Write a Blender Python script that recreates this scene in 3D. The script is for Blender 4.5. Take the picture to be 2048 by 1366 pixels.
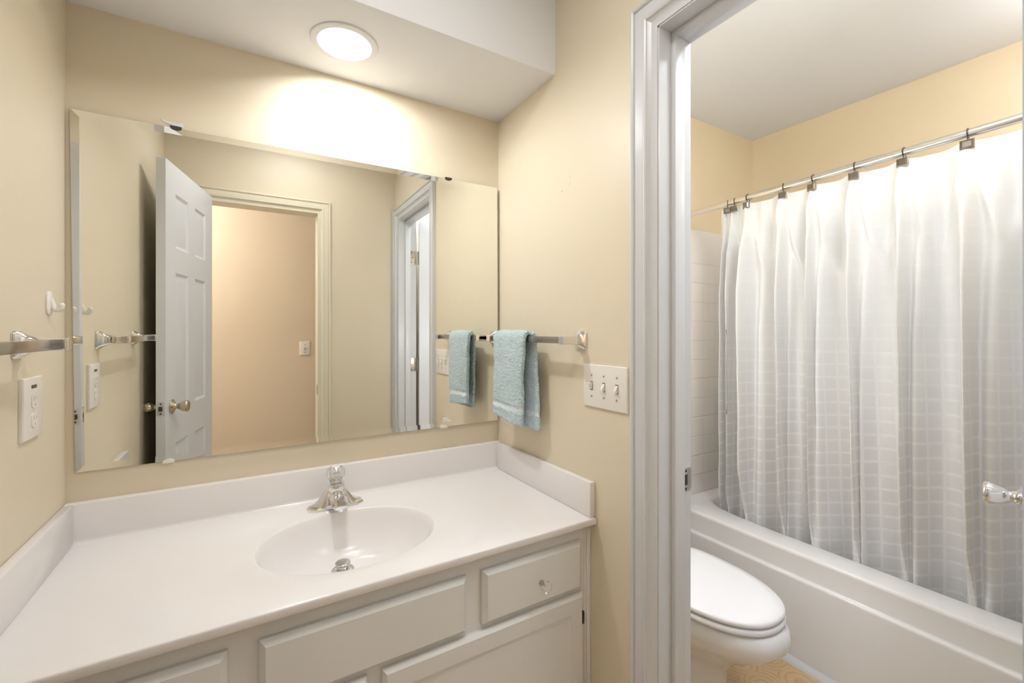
import bpy, bmesh, math, random
from mathutils import Vector, Matrix, noise
random.seed(7)
for o in list(bpy.data.objects):
    bpy.data.objects.remove(o, do_unlink=True)
S = bpy.context.scene
C = S.collection
PI = math.pi

# ------------------------------------------------------------------ camera
CAM = (0.3805, -1.5086, 1.2796)
YAW = math.radians(31.19)
cd = bpy.data.cameras.new('camera')
cam = bpy.data.objects.new('camera', cd)
C.objects.link(cam)
cam.location = CAM
cam.rotation_euler = (PI/2, 0, -YAW)
cd.sensor_width = 36.0
cd.lens = 886.08/2048*36
cd.shift_y = -(683-662.0)/2048
cd.clip_start = 0.02
S.camera = cam
# ------------------------------------------------------------------ world, exposure
S.view_settings.view_transform = 'Standard'
S.view_settings.look = 'None'
S.view_settings.gamma = 1.0
S.view_settings.use_curve_mapping = False
S.view_settings.exposure = 0.30
w = bpy.data.worlds.new('world'); S.world = w; w.use_nodes = True
w.node_tree.nodes['Background'].inputs[0].default_value = (0.9, 0.93, 1.0, 1)
w.node_tree.nodes['Background'].inputs[1].default_value = 0.3
# ------------------------------------------------------------------ lamps
def lamp(name, loc, power, size, color, rot=(0,0,0)):
    ld = bpy.data.lights.new(name, 'AREA'); ld.shape = 'DISK'; ld.size = size
    ld.energy = power; ld.color = color
    o = bpy.data.objects.new(name, ld); C.objects.link(o); o.location = loc; o.rotation_euler = rot
    return o
CANX, CANY = 0.628, -0.175
lamp('recessed_lamp_light', (CANX+0.012, CANY, 2.112), 6.4, 0.10, (0.955, 0.975, 1.0), (0, math.radians(-17), 0))
VAN_L, TUB_L, SHOWER_L, SCONCE_L, HALL_L = 18.0, 17.5, 10.0, 28.0, 100.0      # radiance of the added, unseen lamps built further down

# ------------------------------------------------------------------ dimensions
W = 1.238            # right wall of the vanity room
WT = 0.115           # wall thickness
YB = 0.012           # mirror wall
YE = -1.46           # entry wall
FZ = -0.04           # floor
CZ = 2.44            # ceiling
SZ, SY = 2.1028, -0.3616   # soffit
TX0, TX1 = W+WT, 3.04      # tub room
TYB, TYN = 0.0465, -1.50
DY0, DY1, DZ = -0.775, -1.378, 2.0165   # tub room doorway
EX0, EX1, EZ = 0.185, 0.775, 2.02      # entry doorway
HY = -2.5

# ------------------------------------------------------------------ materials
def sr(r, g, b):
    f = lambda c: (c/255/12.92) if c <= 10 else ((c/255+0.055)/1.055)**2.4
    return (f(r), f(g), f(b), 1)
def mat(name, col, rough=0.5, metal=0.0, spec=0.5, bump=None, var=None, coat=0.0, trans=0.0, ior=1.45):
    m = bpy.data.materials.new(name); m.use_nodes = True
    nt = m.node_tree; b = nt.nodes['Principled BSDF']
    b.inputs['Base Color'].default_value = col
    b.inputs['Roughness'].default_value = rough
    b.inputs['Metallic'].default_value = metal
    b.inputs['Specular IOR Level'].default_value = spec
    b.inputs['Coat Weight'].default_value = coat
    b.inputs['Coat Roughness'].default_value = 0.08
    b.inputs['Transmission Weight'].default_value = trans
    b.inputs['IOR'].default_value = ior
    tc = nt.nodes.new('ShaderNodeTexCoord')
    if var:
        sc, amt = var
        n = nt.nodes.new('ShaderNodeTexNoise'); n.inputs['Scale'].default_value = sc; n.inputs['Detail'].default_value = 4
        nt.links.new(tc.outputs['Object'], n.inputs['Vector'])
        mr = nt.nodes.new('ShaderNodeMapRange')
        mr.inputs[1].default_value = 0.3; mr.inputs[2].default_value = 0.7
        mr.inputs[3].default_value = 1-amt; mr.inputs[4].default_value = 1.0
        nt.links.new(n.outputs['Fac'], mr.inputs[0])
        mx = nt.nodes.new('ShaderNodeMix'); mx.data_type = 'RGBA'; mx.blend_type = 'MULTIPLY'
        mx.inputs[0].default_value = 1; mx.inputs[6].default_value = col
        nt.links.new(mr.outputs[0], mx.inputs[7]); nt.links.new(mx.outputs[2], b.inputs['Base Color'])
    if bump:
        sc, st, dist = bump
        n2 = nt.nodes.new('ShaderNodeTexNoise'); n2.inputs['Scale'].default_value = sc; n2.inputs['Detail'].default_value = 3
        nt.links.new(tc.outputs['Object'], n2.inputs['Vector'])
        bp = nt.nodes.new('ShaderNodeBump'); bp.inputs['Strength'].default_value = st; bp.inputs['Distance'].default_value = dist
        nt.links.new(n2.outputs['Fac'], bp.inputs['Height']); nt.links.new(bp.outputs['Normal'], b.inputs['Normal'])
    return m
M = {}
M["wall"] = mat('cream_wall_paint', sr(230, 218, 194), 0.38, spec=0.35, bump=(9, 0.10, 0.02), var=(3.0, 0.025))
M['wall_tub'] = mat('cream_bathroom_paint', sr(238, 220, 187), 0.42, spec=0.4, bump=(9, 0.08, 0.02), var=(3.0, 0.03))
M['wall_hall'] = mat('tan_hall_paint', sr(230, 215, 193), 0.5, spec=0.4, bump=(14, 0.08, 0.01))
M['ceiling'] = mat('flat_white_ceiling_paint', sr(238, 238, 240), 0.7, spec=0.2, bump=(30, 0.08, 0.005))
M['trim'] = mat('white_trim_paint', sr(214, 215, 217), 0.28, spec=0.5, bump=(14, 0.10, 0.004))
M['trim_cream'] = mat('cream_trim_paint', sr(232, 224, 202), 0.35, spec=0.5, bump=(14, 0.10, 0.004))
M['door'] = mat('white_door_paint', sr(224, 226, 232), 0.35, spec=0.5, bump=(40, 0.06, 0.002))
M['marble'] = mat('cultured_marble', sr(240, 236, 235), 0.22, spec=0.5, var=(2.5, 0.02), coat=0.12)
M['cabinet'] = mat('painted_cabinet', sr(233, 232, 230), 0.42, spec=0.4, bump=(60, 0.10, 0.002), var=(5, 0.04))
M['cabinet_dark'] = mat('cabinet_inside', sr(120, 112, 100), 0.6)
M['chrome'] = mat('chrome', (0.78, 0.78, 0.79, 1), 0.06, 1.0)
M['bar'] = mat('satin_bar', (0.42, 0.43, 0.45, 1), 0.12, 1.0)
M['nickel'] = mat('brushed_nickel', (0.60, 0.585, 0.56, 1), 0.24, 1.0)
M['pewter'] = mat('pewter', (0.27, 0.25, 0.22, 1), 0.28, 1.0)
M['dark_metal'] = mat('tarnished_metal', (0.10, 0.09, 0.08, 1), 0.4, 0.9)
M['brass'] = mat('worn_brass', (0.60, 0.53, 0.42, 1), 0.16, 1.0)
M['rod'] = mat('aluminium_rod', (0.78, 0.77, 0.76, 1), 0.22, 1.0)
M['steel'] = mat('dull_steel', (0.55, 0.55, 0.54, 1), 0.3, 1.0)
M['mirror'] = mat('mirror_silver', (0.93, 0.935, 0.90, 1), 0.0, 1.0)
M['mirror_edge'] = mat('mirror_glass_edge', sr(70, 110, 112), 0.1, 0.3)
M['plastic'] = mat('white_plastic', sr(240, 236, 228), 0.25, spec=0.5)
M['plastic_dark'] = mat('dark_slot', sr(50, 42, 36), 0.5)
M['plastic_shade'] = mat('ivory_plastic', sr(226, 214, 192), 0.3)
M['soft_slot'] = mat('pale_slot', sr(176, 160, 138), 0.5)
M['slot'] = mat('brown_switch_gap', sr(120, 96, 72), 0.5)
M['porcelain'] = mat('porcelain', sr(234, 234, 236), 0.08, spec=0.55, coat=0.4)
M['seat'] = mat('seat_plastic', sr(240, 240, 245), 0.16, spec=0.5)
M['tub'] = mat('tub_enamel', sr(232, 231, 232), 0.20, spec=0.5)
M['acrylic'] = mat('clear_acrylic', (0.97, 0.97, 0.98, 1), 0.05, trans=0.86, ior=1.47)
M['clear'] = mat('clear_knob_plastic', (0.97, 0.97, 0.98, 1), 0.03, trans=1.0, ior=1.2)
M['caulk'] = mat('white_strip', sr(205, 205, 205), 0.35)
M['carpet'] = mat('hall_carpet', sr(190, 170, 145), 0.9, bump=(300, 0.5, 0.01))
M['lens'] = bpy.data.materials.new('lit_lens'); M['lens'].use_nodes = True
def emis(m, col, st):
    m.use_nodes = True
    b = m.node_tree.nodes['Principled BSDF']
    b.inputs['Base Color'].default_value = (1, 1, 1, 1)
    b.inputs['Emission Color'].default_value = col; b.inputs['Emission Strength'].default_value = st
emis(M['lens'], (1, 0.97, 0.93, 1), 5.0)

def spots(m, pts):
    # small dark nail marks left in the paint, at fixed places on the wall
    nt = m.node_tree; b = nt.nodes['Principled BSDF']
    src = b.inputs['Base Color'].links[0].from_socket
    tc = nt.nodes.new('ShaderNodeTexCoord')
    for p, r_ in pts:
        d = nt.nodes.new('ShaderNodeVectorMath'); d.operation = 'DISTANCE'; d.inputs[1].default_value = p
        nt.links.new(tc.outputs['Object'], d.inputs[0])
        lt = nt.nodes.new('ShaderNodeMapRange'); lt.inputs[1].default_value = r_*0.6; lt.inputs[2].default_value = r_; lt.inputs[3].default_value = 0.75; lt.inputs[4].default_value = 0
        nt.links.new(d.outputs['Value'], lt.inputs[0])
        mx = nt.nodes.new('ShaderNodeMix'); mx.data_type = 'RGBA'; mx.inputs[7].default_value = sr(92, 76, 60)
        nt.links.new(lt.outputs[0], mx.inputs[0]); nt.links.new(src, mx.inputs[6]); src = mx.outputs[2]
    nt.links.new(src, b.inputs['Base Color'])
spots(M['wall'], [((W, -0.3964, 1.719), 0.0022), ((W, -0.4339, 1.732), 0.0017), ((W, -0.4364, 1.7528), 0.0017), ((W, -0.3964, 1.5663), 0.0014), ((0, -0.0863, 1.8331), 0.0016), ((0, -0.15, 1.42), 0.0013)])

def vinyl_floor():
    m = mat('vinyl_floor', sr(216, 184, 140), 0.35, bump=(80, 0.1, 0.002))
    nt = m.node_tree; b = nt.nodes['Principled BSDF']
    tc = nt.nodes.new('ShaderNodeTexCoord')
    v = nt.nodes.new('ShaderNodeTexVoronoi'); v.inputs['Scale'].default_value = 9
    nt.links.new(tc.outputs['Object'], v.inputs['Vector'])
    mt = nt.nodes.new('ShaderNodeMath'); mt.operation = 'MULTIPLY'; mt.inputs[1].default_value = 42
    sn = nt.nodes.new('ShaderNodeMath'); sn.operation = 'SINE'
    nt.links.new(v.outputs['Distance'], mt.inputs[0]); nt.links.new(mt.outputs[0], sn.inputs[0])
    n = nt.nodes.new('ShaderNodeTexNoise'); n.inputs['Scale'].default_value = 25; n.inputs['Detail'].default_value = 6
    nt.links.new(tc.outputs['Object'], n.inputs['Vector'])
    ml = nt.nodes.new('ShaderNodeMath'); ml.operation = 'MULTIPLY'
    nt.links.new(sn.outputs[0], ml.inputs[0]); nt.links.new(n.outputs['Fac'], ml.inputs[1])
    cr = nt.nodes.new('ShaderNodeValToRGB')
    cr.color_ramp.elements[0].position = 0.15; cr.color_ramp.elements[0].color = sr(220, 189, 146)
    cr.color_ramp.elements[1].position = 0.6; cr.color_ramp.elements[1].color = sr(200, 166, 122)
    nt.links.new(ml.outputs[0], cr.inputs[0]); nt.links.new(cr.outputs[0], b.inputs['Base Color'])
    return m
M['vinyl'] = vinyl_floor()

def tile_mat():
    m = mat('embossed_tile_panel', sr(238, 232, 225), 0.22, spec=0.5)
    nt = m.node_tree; b = nt.nodes['Principled BSDF']
    tc = nt.nodes.new('ShaderNodeTexCoord'); sp = nt.nodes.new('ShaderNodeSeparateXYZ')
    nt.links.new(tc.outputs['Object'], sp.inputs[0])
    def grid(sock, off):
        a = nt.nodes.new('ShaderNodeMath'); a.operation = 'ADD'; a.inputs[1].default_value = off
        nt.links.new(sock, a.inputs[0])
        p = nt.nodes.new('ShaderNodeMath'); p.operation = 'PINGPONG'; p.inputs[1].default_value = 0.0525
        nt.links.new(a.outputs[0], p.inputs[0])
        r = nt.nodes.new('ShaderNodeMapRange'); r.inputs[1].default_value = 0.0; r.inputs[2].default_value = 0.004
        nt.links.new(p.outputs[0], r.inputs[0]); return r.outputs[0]
    xy = nt.nodes.new('ShaderNodeMath'); xy.operation = 'ADD'
    nt.links.new(sp.outputs[0], xy.inputs[0]); nt.links.new(sp.outputs[1], xy.inputs[1])
    gx = grid(xy.outputs[0], 10.0); gz = grid(sp.outputs[2], 10.5-1.227+0.0)
    wk = nt.nodes.new('ShaderNodeMapRange'); wk.inputs[3].default_value = 0.62; nt.links.new(gx, wk.inputs[0]); gx = wk.outputs[0]
    mn = nt.nodes.new('ShaderNodeMath'); mn.operation = 'MINIMUM'
    nt.links.new(gx, mn.inputs[0]); nt.links.new(gz, mn.inputs[1])
    gt = nt.nodes.new('ShaderNodeMath'); gt.operation = 'GREATER_THAN'; gt.inputs[1].default_value = 1.66
    nt.links.new(sp.outputs[2], gt.inputs[0])
    mx = nt.nodes.new('ShaderNodeMath'); mx.operation = 'MAXIMUM'
    nt.links.new(mn.outputs[0], mx.inputs[0]); nt.links.new(gt.outputs[0], mx.inputs[1])
    bp = nt.nodes.new('ShaderNodeBump'); bp.inputs['Strength'].default_value = 0.6; bp.inputs['Distance'].default_value = 0.003
    nt.links.new(mx.outputs[0], bp.inputs['Height']); nt.links.new(bp.outputs[0], b.inputs['Normal'])
    return m
M['tile'] = tile_mat()

def curtain_mat():
    m = bpy.data.materials.new('white_grid_weave'); m.use_nodes = True
    nt = m.node_tree; b = nt.nodes['Principled BSDF']; out = nt.nodes['Material Output']
    b.inputs['Roughness'].default_value = 0.55; b.inputs['Sheen Weight'].default_value = 0.2
    uv = nt.nodes.new('ShaderNodeUVMap'); uv.uv_map = 'UVMap'
    sp = nt.nodes.new('ShaderNodeSeparateXYZ'); nt.links.new(uv.outputs[0], sp.inputs[0])
    def line(sock, per, half):
        p = nt.nodes.new('ShaderNodeMath'); p.operation = 'PINGPONG'; p.inputs[1].default_value = per/2
        nt.links.new(sock, p.inputs[0])
        r = nt.nodes.new('ShaderNodeMapRange'); r.inputs[1].default_value = half; r.inputs[2].default_value = half+0.0012
        r.inputs[3].default_value = 1; r.inputs[4].default_value = 0
        nt.links.new(p.outputs[0], r.inputs[0])
        return r.outputs[0]
    a = line(sp.outputs[0], 0.058, 0.0042); c = line(sp.outputs[1], 0.052, 0.0042)
    mx = nt.nodes.new('ShaderNodeMath'); mx.operation = 'MAXIMUM'; nt.links.new(a, mx.inputs[0]); nt.links.new(c, mx.inputs[1])
    # the woven cells: opaque satin above, sheer towards the hem
    fade = nt.nodes.new('ShaderNodeMapRange'); fade.inputs[1].default_value = 0.75; fade.inputs[2].default_value = 1.35
    fade.inputs[3].default_value = 1.0; fade.inputs[4].default_value = 0.10
    nt.links.new(sp.outputs[1], fade.inputs[0])
    inv = nt.nodes.new('ShaderNodeMath'); inv.operation = 'SUBTRACT'; inv.inputs[0].default_value = 1.0
    nt.links.new(mx.outputs[0], inv.inputs[1])
    cell = nt.nodes.new('ShaderNodeMath'); cell.operation = 'MULTIPLY'
    nt.links.new(inv.outputs[0], cell.inputs[0]); nt.links.new(fade.outputs[0], cell.inputs[1])
    col = nt.nodes.new('ShaderNodeMix'); col.data_type = 'RGBA'
    col.inputs[6].default_value = sr(244, 244, 244); col.inputs[7].default_value = sr(236, 234, 232)
    nt.links.new(cell.outputs[0], col.inputs[0]); nt.links.new(col.outputs[2], b.inputs['Base Color'])
    tr = nt.nodes.new('ShaderNodeBsdfTranslucent'); tr.inputs[0].default_value = (0.96, 0.94, 0.92, 1)
    tp = nt.nodes.new('ShaderNodeBsdfTransparent'); tp.inputs[0].default_value = (0.97, 0.96, 0.95, 1)
    m1 = nt.nodes.new('ShaderNodeMixShader'); m1.inputs[0].default_value = 0.16
    nt.links.new(b.outputs[0], m1.inputs[1]); nt.links.new(tr.outputs[0], m1.inputs[2])
    m2 = nt.nodes.new('ShaderNodeMixShader')
    sh = nt.nodes.new('ShaderNodeMath'); sh.operation = 'MULTIPLY'; sh.inputs[1].default_value = 0.035
    nt.links.new(cell.outputs[0], sh.inputs[0]); nt.links.new(sh.outputs[0], m2.inputs[0])
    nt.links.new(m1.outputs[0], m2.inputs[1]); nt.links.new(tp.outputs[0], m2.inputs[2])
    nt.links.new(m2.outputs[0], out.inputs[0])
    bp = nt.nodes.new('ShaderNodeBump'); bp.inputs['Strength'].default_value = 0.25; bp.inputs['Distance'].default_value = 0.001
    nt.links.new(mx.outputs[0], bp.inputs['Height']); nt.links.new(bp.outputs[0], b.inputs['Normal'])
    return m
M['curtain'] = curtain_mat()

def terry(name, col, col2):
    m = mat(name, col, 0.95, spec=0.1)
    nt = m.node_tree; b = nt.nodes['Principled BSDF']
    b.inputs['Sheen Weight'].default_value = 0.35; b.inputs['Sheen Roughness'].default_value = 0.6
    tc = nt.nodes.new('ShaderNodeTexCoord')
    v = nt.nodes.new('ShaderNodeTexVoronoi'); v.inputs['Scale'].default_value = 330
    n = nt.nodes.new('ShaderNodeTexNoise'); n.inputs['Scale'].default_value = 120; n.inputs['Detail'].default_value = 4
    nt.links.new(tc.outputs['Object'], v.inputs['Vector']); nt.links.new(tc.outputs['Object'], n.inputs['Vector'])
    ad = nt.nodes.new('ShaderNodeMath'); ad.operation = 'ADD'
    nt.links.new(v.outputs['Distance'], ad.inputs[0]); nt.links.new(n.outputs['Fac'], ad.inputs[1])
    mx = nt.nodes.new('ShaderNodeMix'); mx.data_type = 'RGBA'; mx.inputs[6].default_value = col2; mx.inputs[7].default_value = col
    mr = nt.nodes.new('ShaderNodeMapRange'); mr.inputs[1].default_value = 0.6; mr.inputs[2].default_value = 1.2
    nt.links.new(ad.outputs[0], mr.inputs[0]); nt.links.new(mr.outputs[0], mx.inputs[0]); nt.links.new(mx.outputs[2], b.inputs['Base Color'])
    bp = nt.nodes.new('ShaderNodeBump'); bp.inputs['Strength'].default_value = 0.9; bp.inputs['Distance'].default_value = 0.004
    nt.links.new(ad.outputs[0], bp.inputs['Height']); nt.links.new(bp.outputs[0], b.inputs['Normal'])
    return m
M['towel'] = terry('aqua_terry', sr(226, 243, 247), sr(188, 219, 226))
M['towel_band'] = mat('aqua_flat_weave', sr(222, 234, 236), 0.7, bump=(400, 0.3, 0.001))

# ------------------------------------------------------------------ helpers
def wloc(p):
    v = Vector((0, 0, 0))
    while p is not None:
        v += p.location; p = p.parent
    return v
def tag(o, label=None, cat=None, group=None, kind=None):
    if label: o['label'] = label
    if cat: o['category'] = cat
    if group: o['group'] = group
    if kind: o['kind'] = kind
    return o
def obj(name, bm, m, parent=None, smooth=35, origin=None, rot=None):
    """link bm (world coordinates) as one mesh object; returns it"""
    bmesh.ops.remove_doubles(bm, verts=bm.verts, dist=1e-6)
    bmesh.ops.recalc_face_normals(bm, faces=bm.faces)
    me = bpy.data.meshes.new(name)
    if parent is not None: base = wloc(parent)
    elif origin is not None: base = Vector(origin)
    else: base = Vector((0, 0, 0))
    org = Vector(origin) if origin is not None else base
    bm.transform(Matrix.Translation(-org))
    bm.to_mesh(me); bm.free()
    if smooth:
        me.shade_smooth(); me.set_sharp_from_angle(angle=math.radians(smooth))
    if isinstance(m, (list, tuple)):
        for k in m: me.materials.append(k)
    else: me.materials.append(m)
    o = bpy.data.objects.new(name, me); C.objects.link(o)
    if parent is not None:
        o.parent = parent; o.location = org-base
    else: o.location = org
    return o
def thing(name, label, cat, loc=(0, 0, 0), group=None):
    o = bpy.data.objects.new(name, None); C.objects.link(o); o.location = loc; o.empty_display_size = 0.05
    return tag(o, label, cat, group)
def B(): return bmesh.new()
def box(bm, x0, x1, y0, y1, z0, z1, bev=0.0, seg=2, mx=None):
    t = bmesh.new()
    bmesh.ops.create_cube(t, size=1)
    for v in t.verts:
        v.co = Vector(((x0+x1)/2+v.co.x*(x1-x0), (y0+y1)/2+v.co.y*(y1-y0), (z0+z1)/2+v.co.z*(z1-z0)))
    if bev: bmesh.ops.bevel(t, geom=list(t.edges), offset=bev, segments=seg, affect='EDGES', profile=0.5)
    if mx is not None: t.transform(mx)
    merge(bm, t); return bm
def merge(bm, t):
    mp = {}
    for v in t.verts: mp[v] = bm.verts.new(v.co)
    for f in t.faces:
        try:
            nf = bm.faces.new([mp[v] for v in f.verts]); nf.material_index = f.material_index
        except ValueError: pass
    t.free()
def frame_of(axis):
    a = Vector(axis).normalized()
    u = a.orthogonal().normalized()
    return a, u, a.cross(u)
def lathe(bm, base, axis, prof, n=32, sx=1.0, up=None):
    """prof: list of (radius, distance along axis)"""
    a = Vector(axis).normalized()
    u = Vector(up).normalized() if up else a.orthogonal().normalized()
    v = a.cross(u)
    base = Vector(base); rings = []
    for r, h in prof:
        if r < 1e-6: rings.append([bm.verts.new(base+a*h)])
        else: rings.append([bm.verts.new(base+a*h+u*(r*math.cos(2*PI*k/n))*sx+v*(r*math.sin(2*PI*k/n))) for k in range(n)])
    for A, Bq in zip(rings, rings[1:]):
        for k in range(n):
            k2 = (k+1) % n
            if len(A) == 1 and len(Bq) > 1: bm.faces.new((A[0], Bq[k], Bq[k2]))
            elif len(Bq) == 1 and len(A) > 1: bm.faces.new((A[k], A[k2], Bq[0]))
            elif len(A) > 1: bm.faces.new((A[k], A[k2], Bq[k2], Bq[k]))
    if len(rings[0]) > 1: bm.faces.new(rings[0][::-1])
    if len(rings[-1]) > 1: bm.faces.new(rings[-1])
    return bm
def tube(bm, pts, r, n=12):
    pts = [Vector(p) for p in pts]; rings = []
    d0 = (pts[1]-pts[0]).normalized(); u = d0.orthogonal().normalized()
    for i, p in enumerate(pts):
        d = ((pts[min(i+1, len(pts)-1)]-pts[max(i-1, 0)])).normalized()
        u = (u-d*u.dot(d)).normalized(); v = d.cross(u)
        rings.append([bm.verts.new(p+u*(r*math.cos(2*PI*k/n))+v*(r*math.sin(2*PI*k/n))) for k in range(n)])
    for A, Bq in zip(rings, rings[1:]):
        for k in range(n): bm.faces.new((A[k], A[(k+1) % n], Bq[(k+1) % n], Bq[k]))
    bm.faces.new(rings[0][::-1]); bm.faces.new(rings[-1])
    return bm
def loft(bm, rings, cap=True, closed=True):
    R = [[bm.verts.new(Vector(p)) for p in r] for r in rings]
    n = len(R[0])
    for A, Bq in zip(R, R[1:]):
        for k in range(n if closed else n-1): bm.faces.new((A[k], A[(k+1) % n], Bq[(k+1) % n], Bq[k]))
    if cap: bm.faces.new(R[0][::-1]); bm.faces.new(R[-1])
    return R
def ray_rect(cx, cy, ang, x0, x1, y0, y1):
    c, s = math.cos(ang), math.sin(ang); t = 1e9
    if c > 1e-9: t = min(t, (x1-cx)/c)
    if c < -1e-9: t = min(t, (x0-cx)/c)
    if s > 1e-9: t = min(t, (y1-cy)/s)
    if s < -1e-9: t = min(t, (y0-cy)/s)
    return (cx+c*t, cy+s*t)
def angles_for(cx, cy, x0, x1, y0, y1, n=96):
    A = [2*PI*k/n for k in range(n)]
    for x in (x0, x1):
        for y in (y0, y1): A.append(math.atan2(y-cy, x-cx) % (2*PI))
    A = sorted(set(round(a, 9) for a in A)); return A

# ------------------------------------------------------------------ room shell
def struct(name, bm, m, label=None, smooth=None):
    o = obj(name, bm, m, smooth=smooth); o['kind'] = 'structure'
    if label: o['label'] = label
    return o
bm = B(); box(bm, -0.12, TX1+0.1, YE-WT/2, 0.15, FZ-0.1, FZ); struct('floor', bm, M['vinyl'], 'tan patterned sheet vinyl floor')
bm = B(); box(bm, -1.2, 2.4, HY-0.1, YE-WT/2, FZ-0.1, FZ); struct('floor_hall', bm, M['carpet'], 'hall floor beyond the entry doorway')
bm = B(); box(bm, -0.12, 0, YE-WT, 0.15, FZ, CZ); struct('wall_left', bm, M['wall'], 'cream wall left of the vanity')
bm = B(); box(bm, 0, W, YB, 0.15, FZ, CZ); struct('wall_back', bm, M['wall'], 'cream wall behind the mirror')
bm = B()
box(bm, W, TX0, DY0, 0.15, FZ, CZ); box(bm, W, TX0, YE-WT, DY1, FZ, CZ); box(bm, W, TX0, DY1, DY0, DZ, CZ)
struct('wall_right', bm, M['wall'], 'cream wall between the vanity and the toilet room')
bm = B()
box(bm, 0, EX0, YE-WT, YE, FZ, CZ); box(bm, EX1, W, YE-WT, YE, FZ, CZ); box(bm, EX0, EX1, YE-WT, YE, EZ, CZ)
struct('wall_entry', bm, M['wall'], 'cream wall around the entry doorway, seen in the mirror')
bm = B(); box(bm, TX0, TX1+0.1, TYB, 0.15, FZ, CZ); struct('wall_bathroom_back', bm, M['wall_tub'], 'cream wall at the head of the bathtub')
bm = B(); box(bm, TX1, TX1+0.1, TYN, TYB, FZ, CZ); struct('wall_bathroom_far', bm, M['wall_tub'], 'cream wall along the bathtub')
bm = B(); box(bm, TX0, TX1+0.1, TYN-0.1, TYN, FZ, CZ); struct('wall_bathroom_near', bm, M['wall_tub'], 'cream wall at the foot of the bathtub')
bm = B(); box(bm, -1.2, 2.4, HY-0.1, HY, FZ, CZ); struct('wall_hall', bm, M['wall_hall'], 'tan hall wall seen through the doorway in the mirror')
bm = B(); box(bm, -1.3, -1.2, HY-0.1, YE-WT, FZ, CZ); box(bm, 2.4, 2.5, HY-0.1, YE-WT, FZ, CZ)
box(bm, -1.2, -0.12, YE-WT, YE-WT+0.1, FZ, CZ); box(bm, TX0, 2.4, YE-WT-0.06, YE-WT+0.0, FZ, CZ)
struct('wall_hall_end', bm, M['wall_hall'])
bm = B(); box(bm, -1.3, TX1+0.1, HY-0.1, 0.15, CZ, CZ+0.1); struct('ceiling', bm, M['ceiling'], 'flat white ceiling')

# soffit with a round hole for the recessed lamp
def plate_hole(bm, x0, x1, y0, y1, z, cx, cy, r, n=64):
    A = angles_for(cx, cy, x0, x1, y0, y1, n)
    inn = [bm.verts.new((cx+r*math.cos(a), cy+r*math.sin(a), z)) for a in A]
    out = [bm.verts.new((*ray_rect(cx, cy, a, x0, x1, y0, y1), z)) for a in A]
    for k in range(len(A)):
        j = (k+1) % len(A); bm.faces.new((inn[k], inn[j], out[j], out[k]))
    return inn, out
bm = B()
inn, out = plate_hole(bm, 0, W, SY, YB, SZ, CANX, CANY, 0.078)
top = [bm.verts.new((v.co.x, v.co.y, CZ)) for v in out]
up = [bm.verts.new((v.co.x, v.co.y, SZ+0.06)) for v in inn]
for k in range(len(out)):
    j = (k+1) % len(out)
    bm.faces.new((out[k], out[j], top[j], top[k])); bm.faces.new((inn[k], up[k], up[j], inn[j]))
bm.faces.new(up)
struct('ceiling_soffit', bm, M['ceiling'], 'white boxed soffit over the vanity', smooth=30)
# small plaster tear where the soffit meets the back wall
# baseboards
bm = B(); box(bm, 0.86, W, YE, YE+0.012, FZ, 0.05, 0.003); struct('baseboard_entry', bm, M['trim_cream'])
bm = B(); box(bm, TX0, TX0+0.012, -0.68, TYB, FZ, 0.05, 0.003); box(bm, TX0, 2.2, TYB-0.012, TYB, FZ, 0.05, 0.003); struct('baseboard_bathroom', bm, M['trim'])
bm = B(); box(bm, W-0.012, W, -0.69, -0.56, FZ, 0.05, 0.003); struct('baseboard_right', bm, M['trim_cream'])
bm = B(); box(bm, -1.2, 2.4, HY, HY+0.012, FZ, 0.05, 0.003); struct('baseboard_hall', bm, M['trim_cream'])

# door casings: profile (distance outwards from the opening, height off the wall)
CP = [(0, 0), (0, 0.0035), (0.004, 0.0045), (0.010, 0.0055), (0.017, 0.0085), (0.0225, 0.0130), (0.0240, 0.0165), (0.0275, 0.0185), (0.0320, 0.0175),
      (0.0335, 0.0135), (0.0350, 0.0120), (0.0368, 0.0135), (0.0590, 0.0160), (0.0605, 0.0140), (0.0625, 0.0195), (0.0665, 0.0218), (0.0710, 0.0205), (0.0740, 0.0165), (0.0745, 0.0)]
def casing(bm, f, a0, a1, ztop, zbot):
    s = 1 if a1 > a0 else -1
    st = []
    for u, h in CP:
        u += 0.0
        st.append([f(a0-s*u, zbot, h), f(a0-s*u, ztop+u, h), f(a1+s*u, ztop+u, h), f(a1+s*u, zbot, h)])
    V = [[bm.verts.new(p) for p in row] for row in st]
    n = len(V)
    for i in range(n-1):
        for k in range(3): bm.faces.new((V[i][k], V[i][k+1], V[i+1][k+1], V[i+1][k]))
    for k in range(3): bm.faces.new((V[n-1][k], V[n-1][k+1], V[0][k+1], V[0][k]))
# tub-room doorway frame
fr = bpy.data.objects.new('trim_1', None); C.objects.link(fr); fr.location = (W, (DY0+DY1)/2, FZ)
tag(fr, 'white moulded door frame around the doorway to the toilet and tub', None, None, 'structure')
bm = B(); casing(bm, lambda a, z, h: (W-h, a, z), DY0, DY1, DZ, FZ); obj('casing', bm, M['trim'], fr, 25)
bm = B(); casing(bm, lambda a, z, h: (TX0+h, a, z), DY0, DY1, DZ, FZ); obj('casing', bm, M['trim'], fr, 25)
JT = 0.004
bm = B(); box(bm, W-0.001, TX0+0.001, DY0-JT, DY0+0.001, FZ, DZ); box(bm, W-0.001, TX0+0.001, DY1-0.001, DY1+JT, FZ, DZ); box(bm, W-0.001, TX0+0.001, DY1-0.001, DY0+0.001, DZ-JT, DZ+0.001)
obj('jamb', bm, M['trim'], fr, None)
bm = B(); SX0, SX1, ST = 1.279, 1.314, 0.014
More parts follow.
